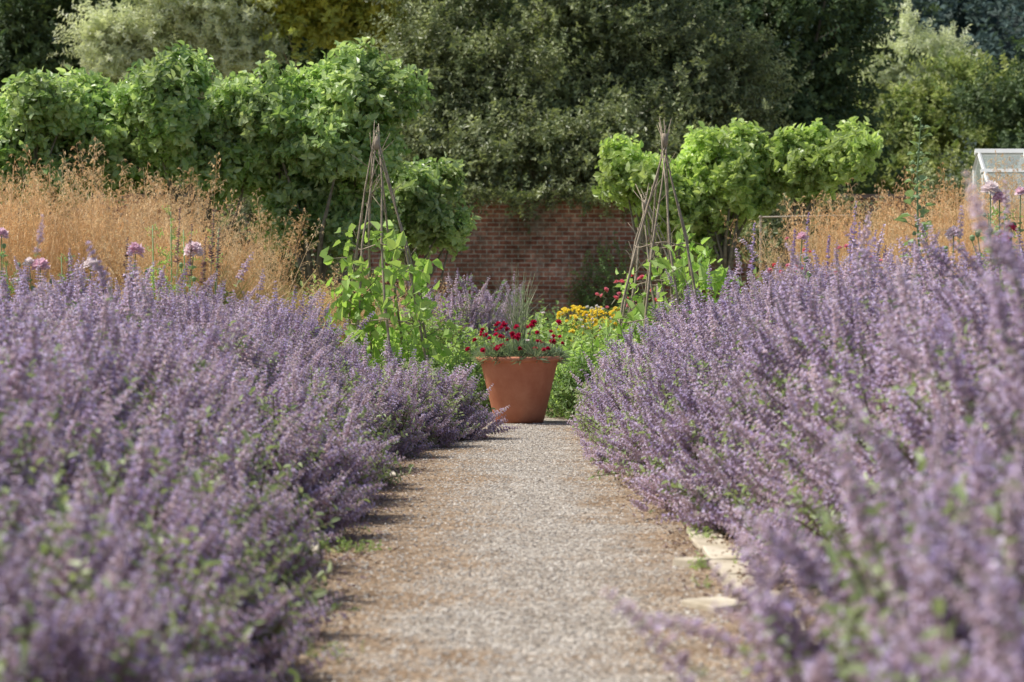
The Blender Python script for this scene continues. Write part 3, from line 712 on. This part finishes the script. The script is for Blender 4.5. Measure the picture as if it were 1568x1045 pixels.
for px_, py_, yy in [(240, 345, 18.3), (262, 325, 18.4), (100, 392, 18.1), (285, 352, 18.6), (330, 350, 18.6), (15, 400, 18)]:
    kk = yy/3702; leafystem('leafy_perennial_plant', (px_-784)*kk, yy, .9+(460-py_)*kk, .7, C_herb, 26, .1, (.4, .8))
M_sal = petalmat('salvia_petal', (.42, .32, .56), (.56, .45, .70))
def salvia(x, y, h, mat):
    mb = MB(); P = lambda t: Vector((x+.05*t*t, y, h*t)); mb.tube([P(0), P(.5), P(1)], [.004, .003, .002], 4, 1, False)
    for k in range(90):
        t = 1-.26*random.random(); a = random.uniform(0, TAU)
        mb.leaf(P(t), (math.cos(a), math.sin(a), .4), .028*(1.25-(t-.74)*3), .016, 0)
    mb.obj('salvia_plant', [mat, M_stem])
M_brn = petalmat('seedhead_brown', (.24, .15, .15), (.34, .22, .2))
for px_, py_ in [(1232, 325), (1300, 308), (1335, 352), (1290, 346), (1318, 368), (1262, 358), (1345, 376), (1145, 342), (1205, 352), (1310, 340)]:
    kk = 17.6/3702; salvia((px_-784)*kk, 17.6+jit(.2), .9+(460-py_)*kk, M_sal)
for px_, py_ in [(262, 318), (288, 345), (322, 322), (330, 350), (305, 362), (98, 388), (180, 362)]:
    kk = 17.8/3702; salvia((px_-784)*kk, 17.8+jit(.2), .9+(460-py_)*kk, M_brn)

# ---------------------------------------------------------------- greenhouse
M_white = solid('white_paint', (.78, .78, .75), (.7, .7, .67), 5, .5)
m, nt, out = newmat('greenhouse_glass'); p = N(nt, 'ShaderNodeBsdfPrincipled'); p.inputs['Base Color'].default_value = (.75, .82, .8, 1)
p.inputs['Roughness'].default_value = .08; p.inputs['Alpha'].default_value = .3; nt.links.new(p.outputs[0], out.inputs[0]); M_glass = m
gh = MB(); X0, X1, Yf, Yb, ze, zr = 5.92, 10.5, 29.2, 32.2, 1.75, 2.78; Ym = (Yf+Yb)/2
gh.box(X0, X1, Yf-.06, Yf+.06, 0, .6); gh.box(X0, X1, Yb-.06, Yb+.06, 0, .6); gh.box(X0-.06, X0+.06, Yf+.062, Yb-.062, 0, .6)
def bar(a, b, r=.025): gh.tube([a, b], [r, r], 4)
nb = 8
for i in range(nb+1):
    x = X0+(X1-X0)*i/nb
    for yy in (Yf, Yb):
        bar((x, yy, .6), (x, yy, ze)); bar((x, yy, ze), (x, Ym, zr))
for z, yy in [(ze, Yf), (ze, Yb), (zr, Ym), ((ze+zr)/2+.25, Yf+(Ym-Yf)*.74)]: bar((X0-.05, yy, z), (X1, yy, z), .045 if z == zr else .035)
for yy in np.linspace(Yf, Yb, 6)[1:-1]:
    zt = ze+(zr-ze)*(1-abs(yy-Ym)/(Ym-Yf)); bar((X0, yy, .6), (X0, yy, zt))
g = gh.obj('greenhouse', [M_white])
mb = MB(); mb.v = [(X0, Yf, .6), (X1, Yf, .6), (X1, Yf, ze), (X0, Yf, ze), (X1, Ym, zr), (X0, Ym, zr), (X1, Yb, ze), (X0, Yb, ze), (X0, Yb, .6), (X1, Yb, .6)]
mb.f = [(0, 1, 2, 3), (3, 2, 4, 5), (5, 4, 6, 7), (7, 6, 9, 8), (0, 3, 5, 7, 8)]; mb.m = [0]*5
mb.obj('glass_panes', [M_glass], parent=g)
mb = MB(); mb.tube([(2.55, 25, 1.76), (3.5, 25, 1.78)], [.010, .009], 6); mb.tube([(2.57, 25, 0), (2.57, 25, 1.78)], [.014, .012], 6); mb.tube([(3.45, 25, 0), (3.45, 25, 1.8)], [.014, .012], 6)
mb.obj('wooden_support_rail', [solid('pale_wood', (.4, .35, .27), (.5, .45, .36), 9)])

# ---------------------------------------------------------------- light, sky, camera
to_sun = Vector((-.60, .10, .92)).normalized()
el = math.asin(to_sun.z); az = math.atan2(to_sun.x, to_sun.y)
w = bpy.data.worlds.new('World'); scene.world = w; w.use_nodes = True
nt = w.node_tree; bg = nt.nodes['Background']; sk = nt.nodes.new('ShaderNodeTexSky'); sk.sky_type = 'NISHITA'; sk.sun_disc = False
sk.sun_elevation = el; sk.sun_rotation = az; sk.air_density = 1.0; sk.dust_density = 3.0
nt.links.new(sk.outputs[0], bg.inputs[0]); bg.inputs[1].default_value = .14
sd = bpy.data.lights.new('sun', 'SUN'); sd.energy = 5.0; sd.angle = math.radians(.5); sd.color = (1, .96, .88)
so = bpy.data.objects.new('sun', sd); scene.collection.objects.link(so); so.rotation_euler = (-to_sun).to_track_quat('-Z', 'Y').to_euler()
cd = bpy.data.cameras.new('camera'); cam = bpy.data.objects.new('camera', cd); scene.collection.objects.link(cam)
cam.location = (0, 0, .9); cam.rotation_euler = (math.radians(90-.96), 0, 0)
cd.lens = 85; cd.sensor_width = 36; cd.clip_start = .1; cd.clip_end = 1500
cd.dof.use_dof = True; cd.dof.focus_distance = 16.5; cd.dof.aperture_fstop = 4.8
scene.camera = cam
scene.view_settings.view_transform = 'Standard'; scene.view_settings.look = 'None'; scene.view_settings.exposure = 0
